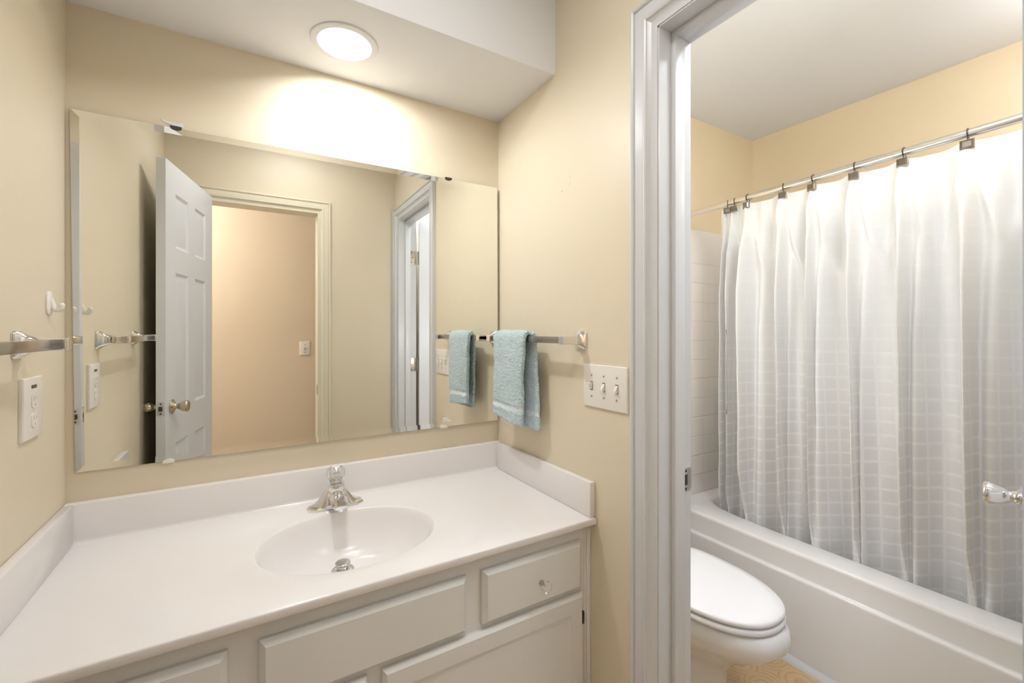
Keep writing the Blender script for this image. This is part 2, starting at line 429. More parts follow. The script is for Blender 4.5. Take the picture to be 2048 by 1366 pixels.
box(bm, SX0, SX1, DY0-JT-ST, DY0-JT, FZ, DZ-JT, 0.0015); box(bm, SX0, SX1, DY1+JT, DY1+JT+ST, FZ, DZ-JT, 0.0015); box(bm, SX0, SX1, DY1+JT+ST-0.0015, DY0-JT-ST+0.0015, DZ-JT-ST, DZ-JT, 0.0015)
obj('door_stop', bm, M['trim'], fr, 25)
bm = B(); yj = DY0-JT
box(bm, 1.325, TX0-0.001, yj-0.0018, yj, 0.875, 0.934, 0.0008); box(bm, TX0-0.002, TX0+0.0035, yj-0.0015, yj+0.004, 0.880, 0.929, 0.0012)
sp = obj('strike_plate', bm, M['steel'], fr); sp['label'] = 'steel latch strike plate'
bm = B(); box(bm, 1.3265, 1.339, yj-0.0024, yj-0.0015, 0.891, 0.918, 0.0004)
for z in (0.882, 0.927): lathe(bm, (1.333, yj-0.0016, z), (0, -1, 0), [(0.0032, 0), (0.0032, 0.0008)], 12)
obj('latch_hole', bm, M['dark_metal'], sp)
# entry doorway frame
fe = bpy.data.objects.new('trim_2', None); C.objects.link(fe); fe.location = ((EX0+EX1)/2, YE, FZ)
tag(fe, 'cream moulded door frame of the entry doorway, reflected in the mirror', None, None, 'structure')
EZH = 2.018
bm = B(); casing(bm, lambda a, z, h: (a, YE+h, z), EX0, EX1-0.02, EZH-0.01, FZ); obj('casing', bm, M['trim_cream'], fe, 25)
bm = B(); box(bm, EX0-0.001, EX0+JT, YE-WT, YE, FZ, EZ); box(bm, EX1-0.02, EX1+0.001, YE-WT, YE, FZ, EZ); box(bm, EX0, EX1, YE-WT, YE, EZ-0.012, EZ)
obj('jamb', bm, M['trim_cream'], fe, None)
bm = B(); box(bm, EX1-0.0215, EX1-0.0195, YE-0.035, YE-0.008, 0.885, 0.945, 0.0008); obj('strike_plate', bm, M['brass'], fe)

# ------------------------------------------------------------------ doors
def knob_prof():   # tulip knob, distance outwards from the door face
    return [(0.0, 0.0), (0.031, 0.0), (0.032, 0.003), (0.028, 0.006), (0.017, 0.010), (0.0125, 0.016), (0.0110, 0.021), (0.0120, 0.026),
            (0.0165, 0.031), (0.0205, 0.038), (0.0235, 0.047), (0.0250, 0.055), (0.0245, 0.060), (0.0215, 0.063), (0.015, 0.0645), (0.0, 0.063)]
def door_leaf(name, label, hinge, ang, length, ztop, kz, kmat, kmat2, pin_side=0, hinges_z=()):
    """leaf along +x of a local frame from the hinge line; faces at local y=0 and y=T"""
    T = 0.035; z0 = FZ+0.012
    root = bpy.data.objects.new(name, None); C.objects.link(root); root.location = (hinge[0], hinge[1], FZ)
    root.rotation_euler = (0, 0, ang)
    tag(root, label, None, None, 'structure')
    L = length; H = ztop-z0
    def put(nm, bm, m, sm=30, par=root):
        bmesh.ops.remove_doubles(bm, verts=bm.verts, dist=1e-6); bmesh.ops.recalc_face_normals(bm, faces=bm.faces)
        me = bpy.data.meshes.new(nm); bm.transform(Matrix.Translation((0, 0, -FZ))); bm.to_mesh(me); bm.free()
        me.shade_smooth(); me.set_sharp_from_angle(angle=math.radians(sm)); me.materials.append(m)
        o = bpy.data.objects.new(nm, me); C.objects.link(o); o.parent = par; return o
    # six panels: two columns by three rows, grid surface with sunk mouldings and raised fields on both faces
    st = 0.105*L/0.6; mid = 0.085*L/0.6
    cw = (L-2*st-mid)/2
    cols = [(st, st+cw), (st+cw+mid, L-st)]
    rows = [(z0+0.24, z0+0.80), (z0+1.00, z0+1.60), (z0+1.70, z0+1.70+0.20)]
    k = (ztop-z0)/2.03
    rows = [(z0+0.23*k, z0+0.80*k), (z0+0.95*k, z0+1.555*k), (z0+1.665*k, z0+1.905*k)]
    bm = B()
    for side in (0, 1):
        yy = lambda d: (d if side == 0 else T-d)
        xs = sorted({0, L}|{c for q in cols for c in q}); zs = sorted({z0, ztop}|{c for q in rows for c in q})
        for i in range(len(xs)-1):
            for j in range(len(zs)-1):
                x0, x1, a0, a1 = xs[i], xs[i+1], zs[j], zs[j+1]
                if (x0, x1) in cols and (a0, a1) in rows:
                    ri = []
                    for ins, d in ((0, 0), (0.006, 0.0045), (0.013, 0.0075), (0.019, 0.0075), (0.034, 0.003), (0.038, 0.0025)):
                        ri.append([(x0+ins, yy(d), a0+ins), (x1-ins, yy(d), a0+ins), (x1-ins, yy(d), a1-ins), (x0+ins, yy(d), a1-ins)])
                    V = [[bm.verts.new(p) for p in r] for r in ri]
                    for A, Bq in zip(V, V[1:]):
                        for q in range(4): bm.faces.new((A[q], A[(q+1) % 4], Bq[(q+1) % 4], Bq[q]))
                    bm.faces.new(V[-1])
                else:
                    bm.faces.new([bm.verts.new(p) for p in ((x0, yy(0), a0), (x1, yy(0), a0), (x1, yy(0), a1), (x0, yy(0), a1))])
    for (p, q) in (((0, z0), (0, ztop)), ((0, ztop), (L, ztop)), ((L, ztop), (L, z0)), ((L, z0), (0, z0))):
        bm.faces.new([bm.verts.new(v) for v in ((p[0], 0, p[1]), (q[0], 0, q[1]), (q[0], T, q[1]), (p[0], T, p[1]))])
    put('door_leaf', bm, M['door'], 20)
    kx = L-0.062
    for s, km in ((0, kmat), (1, kmat2)):
        bm = B(); lathe(bm, (kx, 0 if s == 0 else T, kz), (0, -1 if s == 0 else 1, 0), knob_prof(), 36)
        put('door_knob', bm, km, 50)
    bm = B(); box(bm, L-0.0005, L+0.0012, 0.005, T-0.005, kz-0.03, kz+0.03, 0.0006)
    lp = put('latch_plate', bm, M['caulk'])
    bm = B(); box(bm, L, L+0.007, 0.011, T-0.011, kz-0.010, kz+0.010, 0.002)
    for z in (kz-0.021, kz+0.021): lathe(bm, (L+0.001, T/2, z), (1, 0, 0), [(0.004, 0), (0.003, 0.001)], 12)
    put('latch_bolt', bm, M['dark_metal'], 30, lp)
    for z in hinges_z:
        bm = B(); box(bm, -0.0014, 0.0002, 0.004, T-0.003, z-0.045, z+0.045, 0.0005)
        lathe(bm, (-0.004, T+0.004 if pin_side else -0.004, z-0.046), (0, 0, 1), [(0.0, 0), (0.006, 0.001), (0.006, 0.091), (0, 0.092)], 14)
        put('door_hinge', bm, M['nickel'])
    return root
# entry door: opened against the left wall, seen only in the mirror
hx, hy = 0.213, -1.437; ex, ey = 0.0845, -0.862
ang = math.atan2(ey-hy, ex-hx); Ld = math.hypot(ex-hx, ey-hy)
# visible (+X) face is local y=0 (the right-hand side of the direction of travel)
d2 = door_leaf('door_2', 'white six-panel entry door standing open at the left wall, reflected in the mirror', (hx, hy), ang, Ld, 2.02, 0.947,
               M['brass'], M['brass'], 1, hinges_z=(0.25, 1.05, 1.80))
# tub-room door: opened into the tub room; +Y face is local y=T
slope = math.atan(0.166)
hb = Vector((1.3655, -1.339, 0))-Vector((-math.sin(slope), math.cos(slope), 0))*0.035
d1 = door_leaf('door_1', 'white door opened into the toilet room, its edge and chrome knob at the right', (hb.x, hb.y), slope, 0.575, 2.005, 0.905,
               M['chrome'], M['chrome'], 0, hinges_z=(0.22, 1.055, 1.77))
for z in (1.055, 1.77):
    bm = B(); box(bm, 1.318, TX0, DY1+JT, DY1+JT+0.0016, z-0.045, z+0.045, 0.0007); h = obj('jamb_hinge_plate', bm, M['nickel'], fr)
    bm = B()
    for dx, dz in ((0.324, -0.034), (0.330, 0), (0.324, 0.034)): lathe(bm, (1+dx, DY1+JT+0.0012, z+dz), (0, 1, 0), [(0.0034, 0), (0.0034, 0.0008)], 10)
    obj('hinge_screws', bm, M['dark_metal'], h)

# ------------------------------------------------------------------ mirror
def my(x, d=0.0): return 0.008-0.006*x-d
mr = thing('wall_mirror', 'large frameless mirror with a slanted polished rim on the cream wall above the sink', 'mirror', (0.62, YB, 0.93))
TL, TR, BR, BL = (0.0094, 1.8345), (1.2262, 1.8375), (1.2295, 0.9320), (0.0198, 0.9246)
def inset(c, s): 
    return c
bv = 0.017
I = [(TL[0]+bv, TL[1]-bv), (TR[0]-bv, TR[1]-bv), (BR[0]-bv, BR[1]+bv), (BL[0]+bv, BL[1]+bv)]
O = [TL, TR, BR, BL]
bm = B(); V = [bm.verts.new((x, my(x), z)) for x, z in I]; bm.faces.new(V)
# thin slab: front pane only faces the room, the body is the dark backing behind it
bevels = []
for k, off in enumerate((0.0013, 0.0009, 0.0009, 0.0026)):     # top, right, bottom, left
    q = (k+1) % 4; bm2 = B()
    a, b = I[k], I[q]; c, e = O[q], O[k]
    V = [bm2.verts.new((a[0], my(a[0]), a[1])), bm2.verts.new((b[0], my(b[0]), b[1])), bm2.verts.new((c[0], my(c[0], off), c[1])), bm2.verts.new((e[0], my(e[0], off), e[1]))]
    bm2.faces.new(V); bevels.append(bm2)
bm3 = B()
Va = [bm3.verts.new((x, my(x)+0.0004, z)) for x, z in O]; Vb = [bm3.verts.new((x, my(x)+0.0035, z)) for x, z in O]
for k in range(4): bm3.faces.new((Va[k], Va[(k+1) % 4], Vb[(k+1) % 4], Vb[k]))
bm3.faces.new(Vb); bm3.faces.new(Va)
pane = obj('mirror_pane', bm, M['mirror'], mr, None)
for bm2 in bevels: obj('mirror_rim', bm2, M['mirror'], mr, None)
obj('mirror_backing', bm3, M['mirror_edge'], mr, None)
for cx_, z0_, s, m_ in ((0.2215, 1.8352, 1, 'dark_metal'), (1.022, 1.8372, 1, 'dark_metal'), (0.206, 0.9257, -1, 'plastic'), (1.003, 0.9306, -1, 'plastic')):
    bm = B(); y = my(cx_)
    prof = []
    for k in range(9):
        a = PI*k/8; prof.append((cx_+0.013*math.cos(a), z0_-s*0.0065*math.sin(a)))
    prof = [(cx_+0.013, z0_+s*0.004)]+prof+[(cx_-0.013, z0_+s*0.004)]
    loft(bm, [[(px, y-0.0042, pz) for px, pz in prof], [(px, y-0.0015, pz) for px, pz in prof]])
    box(bm, cx_-0.011, cx_+0.011, y-0.003, YB, min(z0_+s*0.001, z0_+s*0.004), max(z0_+s*0.001, z0_+s*0.004))
    obj('mirror_clip', bm, M[m_], mr, 30)
bm = B()   # dried dab of adhesive above the left clip
pts = [(-0.034, 0.016), (-0.028, 0.009), (-0.010, 0.004), (0.008, 0.003), (0.014, 0.0), (0.017, 0.006), (0.015, 0.013), (0.010, 0.014), (0.006, 0.010), (-0.008, 0.012), (-0.022, 0.013)]
loft(bm, [[(0.2215+a, YB-0.0012, 1.8395+b) for a, b in pts], [(0.2215+a, YB+0.001, 1.8395+b) for a, b in pts]])
g = obj('glue_smear', bm, M['ceiling'], None, 30, origin=(0.2215, YB, 1.84)); tag(g, 'white dried glue smear on the wall above the left mirror clip', 'glue mark')

# ------------------------------------------------------------------ vanity cabinet
vc = thing('vanity_cabinet', 'painted off-white bathroom vanity cabinet under the white sink top', 'vanity cabinet', (W/2, -0.26, FZ))
FY = -0.530; CT = 0.7315
bm = B()
box(bm, 0.001, 0.019, FY+0.02, YB, FZ, CT); box(bm, W-0.019, W-0.001, FY+0.02, YB, FZ, CT)
box(bm, 0.019, W-0.019, FY+0.02, YB, 0.05, 0.066); box(bm, 0.019, W-0.019, -0.002, YB, 0.066, CT); box(bm, 0.019, W-0.019, FY+0.075, FY+0.09, FZ, 0.05)
obj('carcass', bm, M['cabinet_dark'], vc, None)
bm = B()
def rail(x0, x1, z0, z1): box(bm, x0, x1, FY, FY+0.02, z0, z1)
box(bm, 0.0, 1.213, FY, FY+0.02, 0.05, CT)
obj('face_frame', bm, M['cabinet'], vc, None)
bm = B(); box(bm, 1.2135, 1.2215, FY-0.0015, FY+0.018, FZ, CT, 0.001); box(bm, 1.2225, W-0.0005, FY-0.003, FY+0.018, FZ, CT, 0.0015)
obj('filler_strip', bm, M['cabinet'], vc)
def slab_front(name, x0, x1, z0, z1, bev=0.011):
    bm = B(); y0, y1 = FY-0.019, FY-0.0005
    ri = []
    for ins, y in ((0, y1), (0, y1-0.007), (0.002, y1-0.010), (bev, y0)):
        ri.append([(x0+ins, y, z0+ins), (x1-ins, y, z0+ins), (x1-ins, y, z1-ins), (x0+ins, y, z1-ins)])
    loft(bm, ri); return obj(name, bm, M['cabinet'], vc, 20)
def knob_at(par, x, z, name='drawer_knob'):
    y = FY-0.019
    bm = B(); lathe(bm, (x, y, z), (0, -1, 0), [(0, 0), (0.0078, 0.0), (0.0078, 0.0015), (0.004, 0.003), (0.0035, 0.012), (0.0, 0.012)], 20)
    k = obj('knob_base', bm, M['brass'], par)
    bm = B(); lathe(bm, (x, y-0.004, z), (0, -1, 0), [(0, 0), (0.006, 0.0), (0.0055, 0.005), (0.009, 0.009), (0.0145, 0.015), (0.0158, 0.020), (0.0145, 0.025), (0.009, 0.028), (0, 0.0285)], 12)
    o = obj(name, bm, M['clear'], par, 20); o['label'] = 'clear acrylic knob'
dr = slab_front('drawer_front', 0.047, 0.355, 0.556, 0.690); knob_at(dr, 0.20, 0.612)
slab_front('false_front', 0.405, 0.839, 0.556, 0.690)
dr = slab_front('drawer_front', 0.882, 1.194, 0.556, 0.690); knob_at(dr, 1.052, 0.616)
def cab_door(x0, x1, z0, z1, hinge_x):
    bm = B(); y1, y0 = FY-0.0005, FY-0.019
    ri = []
    fw = 0.047
    for ins, y in ((0, y1), (0, y1-0.008), (0.008, y0), (fw, y0), (fw+0.0015, y0+0.004), (fw+0.006, y0+0.004)):
        ri.append([(x0+ins, y, z0+ins), (x1-ins, y, z0+ins), (x1-ins, y, z1-ins), (x0+ins, y, z1-ins)])
    loft(bm, ri); d = obj('cabinet_door', bm, M['cabinet'], vc, 20)
    for z in (z1-0.075, z0+0.075):
        bm = B(); s = 1 if hinge_x > (x0+x1)/2 else -1
        box(bm, min(hinge_x, hinge_x+s*0.0075), max(hinge_x, hinge_x+s*0.0075), y1-0.011, y1+0.0, z-0.0175, z+0.0175, 0.002)
        box(bm, min(hinge_x+s*0.001, hinge_x+s*0.0055), max(hinge_x+s*0.001, hinge_x+s*0.0055), y1-0.0125, y1-0.009, z-0.013, z+0.013, 0.001)
        obj('cabinet_hinge', bm, M['dark_metal'], d)
    return d
d = cab_door(0.638, 1.199, 0.075, 0.543, 1.1995); knob_at(d, 0.668, 0.36, 'door_pull_knob')
d = cab_door(0.046, 0.606, 0.075, 0.543, 0.0455); knob_at(d, 0.576, 0.36, 'door_pull_knob')

# ------------------------------------------------------------------ sink top
ZT = 0.7502
st = thing('countertop', 'glossy white cultured marble sink counter with an integral oval basin', 'sink top', (W/2, -0.27, CT))
bcx, bcy, bax, bay = 0.620, -0.308, 0.219, 0.175
x0, x1, y0, y1 = 0.0015, W-0.0015, -0.559, YB-0.001
A = angles_for(bcx, bcy, x0, x1, y0, y1, 120)
bm = B()
dcx, dcy, dz = 0.609, -0.250, 0.634
rings = []
for t in [0, 0.05, 0.09, 0.13, 0.2, 0.3, 0.42, 0.55, 0.66, 0.76, 0.84, 0.90, 0.945, 0.975, 0.99, 1.0, 1.012]:
    if t <= 0.975:
        q = t/0.975
        z = dz+(ZT-0.006-dz)*(0.10*q**2+0.90*q**4.2)
    elif t <= 1.0: z = ZT-0.006+0.0050*((t-0.975)/0.025)
    else: z = ZT
    sh = (1-t)**1.0 if t < 1 else 0
    cx = bcx+(dcx-bcx)*sh; cy = bcy+(dcy-bcy)*sh
    if t == 0: rings.append([bm.verts.new((cx, cy, z))]); continue
    rings.append([bm.verts.new((cx+bax*t*math.cos(a), cy+bay*t*math.sin(a), z)) for a in A])
def outer(ins, z): return [bm.verts.new((*ray_rect(bcx, bcy, a, x0+ins*0, x1-ins*0, y0+ins, y1), z)) for a in A]
rings.append(outer(0.05, ZT))
for ins, dzz in ((0.0045, 0), (0.002, -0.0006), (0.0006, -0.002), (0.0, -0.0045), (0.0, -0.0165), (0.0012, -0.0185)): rings.append(outer(ins, ZT+dzz))
n = len(A)
for Aq, Bq in zip(rings, rings[1:]):
    for k in range(n):
        j = (k+1) % n
        if len(Aq) == 1: bm.faces.new((Aq[0], Bq[k], Bq[j]))
        else: bm.faces.new((Aq[k], Aq[j], Bq[j], Bq[k]))
obj('basin_top', bm, M['marble'], st, 50)
# backsplash with a cove at its foot
HS = 0.0995
bm = B()
prof = [(YB, ZT-0.002), (YB, ZT+HS-0.001), (YB-0.001, ZT+HS), (YB-0.016, ZT+HS), (YB-0.0195, ZT+HS-0.001), (YB-0.021, ZT+HS-0.004),
        (YB-0.021, ZT+0.012), (YB-0.0225, ZT+0.006), (YB-0.027, ZT+0.0018), (YB-0.034, ZT+0.0002), (YB-0.036, ZT-0.002)]
loft(bm, [[(0.0015, y, z) for y, z in prof], [(W-0.0015, y, z) for y, z in prof]])
obj('backsplash', bm, M['marble'], st, 40)
for s in (0, 1):
    bm = B(); xa, xb = (0.0008, 0.020) if s == 0 else (W-0.020, W-0.0008)
    box(bm, xa, xb, -0.551, YB-0.0215, ZT+0.0005, ZT+HS, 0.0018)
    obj('side_splash', bm, M['marble'], st)
# drain and pop-up stopper
sd = thing('sink_drain', 'chrome pop-up drain stopper at the bottom of the oval basin', 'drain', (dcx, dcy, dz))
bm = B(); lathe(bm, (dcx, dcy, dz-0.004), (0, 0, 1), [(0, 0.002), (0.019, 0.002), (0.021, 0.003), (0.0225, 0.0065), (0.028, 0.0075), (0.0295, 0.006), (0.0295, 0.002), (0.018, 0)], 40); obj('drain_flange', bm, M['chrome'], sd)
bm = B(); lathe(bm, (dcx, dcy, dz+0.0), (0, 0, 1), [(0, 0), (0.0145, 0.0), (0.0145, 0.014), (0.018, 0.017), (0.0195, 0.019), (0.0195, 0.0215), (0.018, 0.023), (0, 0.0235)], 40); obj('stopper', bm, M['nickel'], sd)

# ------------------------------------------------------------------ faucet
fx, fy = 0.619, -0.084
fa = thing('faucet', 'chrome single-handle faucet with a clear acrylic knob behind the basin', 'faucet', (fx, fy, ZT))
bm = B()
def hexring(hw, hd, z, c=0.020, cd=0.014, yo=0.0):
    return [(fx-hw, fy+yo-hd+cd, z), (fx-hw+c, fy+yo-hd, z), (fx+hw-c, fy+yo-hd, z), (fx+hw, fy+yo-hd+cd, z), (fx+hw, fy+yo+hd-cd, z), (fx+hw-c, fy+yo+hd, z), (fx-hw+c, fy+yo+hd, z), (fx-hw, fy+yo+hd-cd, z)]
loft(bm, [hexring(0.079, 0.027, ZT), hexring(0.079, 0.027, ZT+0.004), hexring(0.074, 0.0235, ZT+0.010), hexring(0.069, 0.021, ZT+0.0125)])
obj('base_plate', bm, M['chrome'], fa, 20)
# faceted body rising from the wings to the collar
def sec(x, hd, h, yo=0.0): return [(x, fy+yo-hd, ZT+0.008), (x, fy+yo-hd*0.88, ZT+h*0.7), (x, fy+yo-hd*0.62, ZT+h), (x, fy+yo+hd*0.62, ZT+h), (x, fy+yo+hd*0.88, ZT+h*0.7), (x, fy+yo+hd, ZT+0.008)]
bm = B()
loft(bm, [sec(fx-0.058, 0.017, 0.015), sec(fx-0.047, 0.023, 0.023), sec(fx-0.035, 0.027, 0.040), sec(fx-0.026, 0.028, 0.051), sec(fx+0.026, 0.028, 0.051), sec(fx+0.035, 0.027, 0.040), sec(fx+0.047, 0.023, 0.023), sec(fx+0.058, 0.017, 0.015)])
obj('body', bm, M['chrome'], fa, 28)
bm = B()   # spout reaching over the basin
def ss(y, hw, zt, zb, c): return [(fx-hw, y, zb), (fx-hw, y, zt-c), (fx-hw+c, y, zt), (fx+hw-c, y, zt), (fx+hw, y, zt-c), (fx+hw, y, zb)]
loft(bm, [ss(fy-0.006, 0.026, ZT+0.046, ZT+0.012, 0.010), ss(fy-0.035, 0.0255, ZT+0.050, ZT+0.018, 0.012), ss(fy-0.065, 0.0215, ZT+0.045, ZT+0.022, 0.010), ss(fy-0.086, 0.0185, ZT+0.041, ZT+0.021, 0.008), ss(fy-0.094, 0.016, ZT+0.030, ZT+0.021, 0.004)])
sp_ = obj('spout', bm, M['chrome'], fa, 28)
bm = B(); lathe(bm, (fx, fy-0.084, ZT+0.022), (0, 0, -1), [(0.010, 0), (0.010, 0.008), (0.008, 0.008), (0, 0.006)], 24); obj('aerator', bm, M['chrome'], sp_)
bm = B(); lathe(bm, (fx, fy, ZT+0.040), (0, 0, 1), [(0.0, 0), (0.0262, 0), (0.0255, 0.014), (0.0248, 0.028), (0.0238, 0.031), (0, 0.031)], 40); obj('collar', bm, M['chrome'], fa)
bm = B()   # fluted acrylic knob
prof = [(0.016, 0.0), (0.018, 0.004), (0.017, 0.008), (0.0255, 0.016), (0.0275, 0.024), (0.0275, 0.033), (0.0245, 0.041), (0.018, 0.046), (0.012, 0.0465)]
nn = 80; R_ = []
for r, h in prof:
    fl = 0.09 if 0.012 < h < 0.042 else 0.0
    R_.append([(fx+r*(1-fl*(0.5+0.5*math.cos(10*2*PI*k/nn)))*math.cos(2*PI*k/nn), fy+r*(1-fl*(0.5+0.5*math.cos(10*2*PI*k/nn)))*math.sin(2*PI*k/nn), ZT+0.072+h) for k in range(nn)])
loft(bm, R_); hk = obj('handle_knob', bm, M['acrylic'], fa, 30); hk['label'] = 'clear fluted acrylic knob'
bm = B(); lathe(bm, (fx, fy, ZT+0.118), (0, 0, 1), [(0, 0), (0.012, 0), (0.0125, 0.002), (0.011, 0.0035), (0, 0.004)], 28); obj('index_cap', bm, M['plastic'], hk)
bm = B(); lathe(bm, (fx, fy, ZT+0.071), (0, 0, 1), [(0, 0), (0.009, 0), (0.009, 0.028), (0, 0.028)], 16); obj('stem', bm, M['chrome'], fa)

# ------------------------------------------------------------------ towel bars
def towel_bar(label, wallx, s, yc, half, z=1.2528, name='towel_bar'):
    """s=+1: mounted on a wall whose room side is +X"""
    root = thing(name, label, 'towel bar', (wallx, yc, z))
    out = 0.066
    for e in (-1, 1):
        y = yc+e*half; bm = B(); rr = []
        N = 28
        def sq(h, a, b, p, yo=0.0):   # superellipse ring at distance h from the wall
            r = []
            for k in range(N):
                t = 2*PI*k/N; c, q = math.cos(t), math.sin(t)
                r.append((wallx+s*h, y+yo+a*math.copysign(abs(c)**(2/p), c), z+b*math.copysign(abs(q)**(2/p), q)))
            return r
        rr = [sq(0.0005, 0.0265, 0.0275, 7), sq(0.004, 0.0265, 0.0275, 7), sq(0.007, 0.0250, 0.0262, 6), sq(0.011, 0.0200, 0.0225, 4.5), sq(0.020, 0.0145, 0.0170, 4), sq(0.032, 0.0118, 0.0135, 4.5), sq(0.048, 0.0115, 0.0125, 6), sq(0.070, 0.0120, 0.0128, 8), sq(0.0745, 0.0120, 0.0128, 8), sq(0.0765, 0.0105, 0.0113, 8)]
        loft(bm, rr); obj('bracket', bm, M['chrome'], root, 40)
    bm = B(); xx = wallx+s*0.061
    box(bm, xx-0.0075, xx+0.0075, yc-half+0.004, yc+half-0.004, z-0.0100, z+0.0100, 0.0012)
    obj('bar', bm, M['bar'], root)
    return root
towel_bar('square chrome towel bar on the left wall, empty', 0.0, 1, -0.494, 0.229)
towel_bar('square chrome towel bar on the right wall, holding the aqua towel', W, -1, -0.2665, 0.2235)

# ------------------------------------------------------------------ towel
def towel():
    root = thing('hand_towel', 'folded pale aqua terry hand towel hanging from the right towel bar', 'towel', (W-0.061, -0.21, 1.265))
    bx, bz = W-0.061, 1.2528
    def layer(name, ya, yb, zend, dside, thick, yshift, seed, over):
        """dside -1: room side, +1: wall side. Closed cloth body from the bar top down to zend"""
        rnd = random.Random(seed)
        bm = B(); NV, NU = 56, 30
        rings = []
        zt = bz+0.0115
        L = zt-zend
        for i in range(NV+1):
            v = i/NV
            # path: over the bar then down
            arc = 0.030
            d = v*(L+arc)
            if d < arc:
                th = (d/arc)*PI/2; px = bx+dside*0.0105*math.sin(th); pz = bz+0.0115-0.0105*(1-math.cos(th)); nx, nz = dside*math.sin(th), math.cos(th)
            else:
                q = (d-arc)/L
                px = bx+dside*(0.0105+0.004*math.sin(q*2.2)); pz = bz+0.001-(d-arc); nx, nz = dside, 0
            q = max(0, (d-arc)/L)
            wid = 1-0.035*math.sin(min(1, q*1.3)*PI)-(0.09*q if dside < 0 else 0)
            ycen = (ya+yb)/2+yshift*q; hw = (yb-ya)/2*wid
            zs = lambda u: 0.010*q*q*(u if dside < 0 else 0.4*u)    # bottom edge slants a little
            band = 0.0025 if 0.80 < q < 0.86 else 0.0
            th_ = thick*(1 if q < 0.985 else 0.8)-band
            ring = []
            per = 2*NU
            for k in range(per):
                a = 2*PI*k/per; c, s_ = math.cos(a), math.sin(a)
                u = math.copysign(abs(c)**0.45, c); w_ = math.copysign(abs(s_)**0.35, s_)*0.5
                wav = 0.0035*math.sin(u*4.2+seed+q*2.0)*q+0.002*math.sin(u*9+seed*2)*q
                off = (th_*(w_+0.5))+wav
                ny = noise.noise(Vector((u*3, q*9, seed)))*0.0022
                ring.append((px+nx*(off+ny), ycen+u*hw+0.0015*math.sin(q*14+seed), pz+nz*off-zs(-u)*1.0))
            rings.append(ring)
        loft(bm, rings)
        bmesh.ops.recalc_face_normals(bm, faces=bm.faces)
        for f in bm.faces:
            zc = f.calc_center_median().z
            q = (bz-zc)/L
            f.material_index = 1 if 0.805 < q < 0.855 else 0
        o = obj(name, bm, [M['towel'], M['towel_band']], root, 60)
        return o
    layer('front_fold', -0.306, -0.108, 0.985, -1, 0.020, 0.004, 1.3, True)
    layer('rear_fold', -0.316, -0.135, 0.968, 1, 0.014, -0.012, 4.1, True)
    for o in list(root.children):
        m = o.modifiers.new('sub', 'SUBSURF'); m.levels = 1; m.render_levels = 2
        t = bpy.data.textures.new(o.name+'_loops', 'CLOUDS'); t.noise_scale = 0.0045; t.noise_depth = 2
        dm = o.modifiers.new('loops', 'DISPLACE'); dm.texture = t; dm.strength = 0.0055; dm.mid_level = 0.5; dm.texture_coords = 'LOCAL'
towel()

# ------------------------------------------------------------------ wall plates
def plate(bm, f, a0, a1, z0, z1, d=0.0065):
    ri = []
    for ins, h in ((0, 0.0003), (0, d-0.0035), (0.0008, d-0.0020), (0.0022, d-0.0007), (0.0045, d)):
        ins = ins*(1 if a1 > a0 else -1); zi = abs(ins)
        ri.append([f(a0+ins, z0+zi, h), f(a1-ins, z0+zi, h), f(a1-ins, z1-zi, h), f(a0+ins, z1-zi, h)])
    loft(bm, ri)
def switch_plate(label, f, a0, a1, z0, z1, n, ups, cat='light switch', seed=0):
    c = f((a0+a1)/2, (z0+z1)/2, 0)
    root = thing('light_switch', label, cat, c)
    bm = B(); plate(bm, f, a0, a1, z0, z1); obj('switch_plate', bm, M['plastic'], root, 25)
    w_ = abs(a1-a0); s = 1 if a1 > a0 else -1; zc = (z0+z1)/2
    for k in range(n):
        a = a0+(a1-a0)*((k+0.5)/n if n == 1 else (0.5+(k-(n-1)/2)*0.29))
        d = 0.0065
        bm = B()
        q = [f(a-0.0055, zc-0.0125, d-0.0005), f(a+0.0055, zc-0.0125, d-0.0005), f(a+0.0055, zc+0.0125, d-0.0005), f(a-0.0055, zc+0.0125, d-0.0005)]
        q2 = [f(a-0.0055, zc-0.0125, d+0.0004), f(a+0.0055, zc-0.0125, d+0.0004), f(a+0.0055, zc+0.0125, d+0.0004), f(a-0.0055, zc+0.0125, d+0.0004)]
        loft(bm, [q, q2]); obj('switch_slot', bm, M['slot'], root, None)
        u = ups[k]
        bm = B(); r0 = [f(a-0.0042, zc-0.0105, d), f(a+0.0042, zc-0.0105, d), f(a+0.0042, zc+0.0105, d), f(a-0.0042, zc+0.0105, d)]
        r1 = [f(a-0.0034, zc+u*0.0075-0.003, d+0.0095), f(a+0.0034, zc+u*0.0075-0.003, d+0.0095), f(a+0.0034, zc+u*0.0075+0.003, d+0.0095), f(a-0.0034, zc+u*0.0075+0.003, d+0.0095)]
        loft(bm, [r0, r1]); obj('toggle', bm, M['plastic'], root, 20)
        for dz_ in (-0.030, 0.030):
            bm = B(); p = Vector(f(a, zc+dz_, d-0.0003)); p2 = Vector(f(a, zc+dz_, d+0.002))
            lathe(bm, p, p2-p, [(0.0034, 0), (0.0034, 0.0008), (0.002, 0.0016), (0, 0.0017)], 14); obj('screw', bm, M['brass'], root)
    return root
switch_plate('white three-gang toggle light switch plate on the right wall beside the door frame', lambda a, z, h: (W-h, a, z), -0.506, -0.679, 1.0625, 1.1845, 3, (1, -1, -1))
switch_plate('single white light switch on the hall wall, reflected in the mirror', lambda a, z, h: (a, HY+h, z), 0.742, 0.821, 1.078, 1.193, 1, (1,))
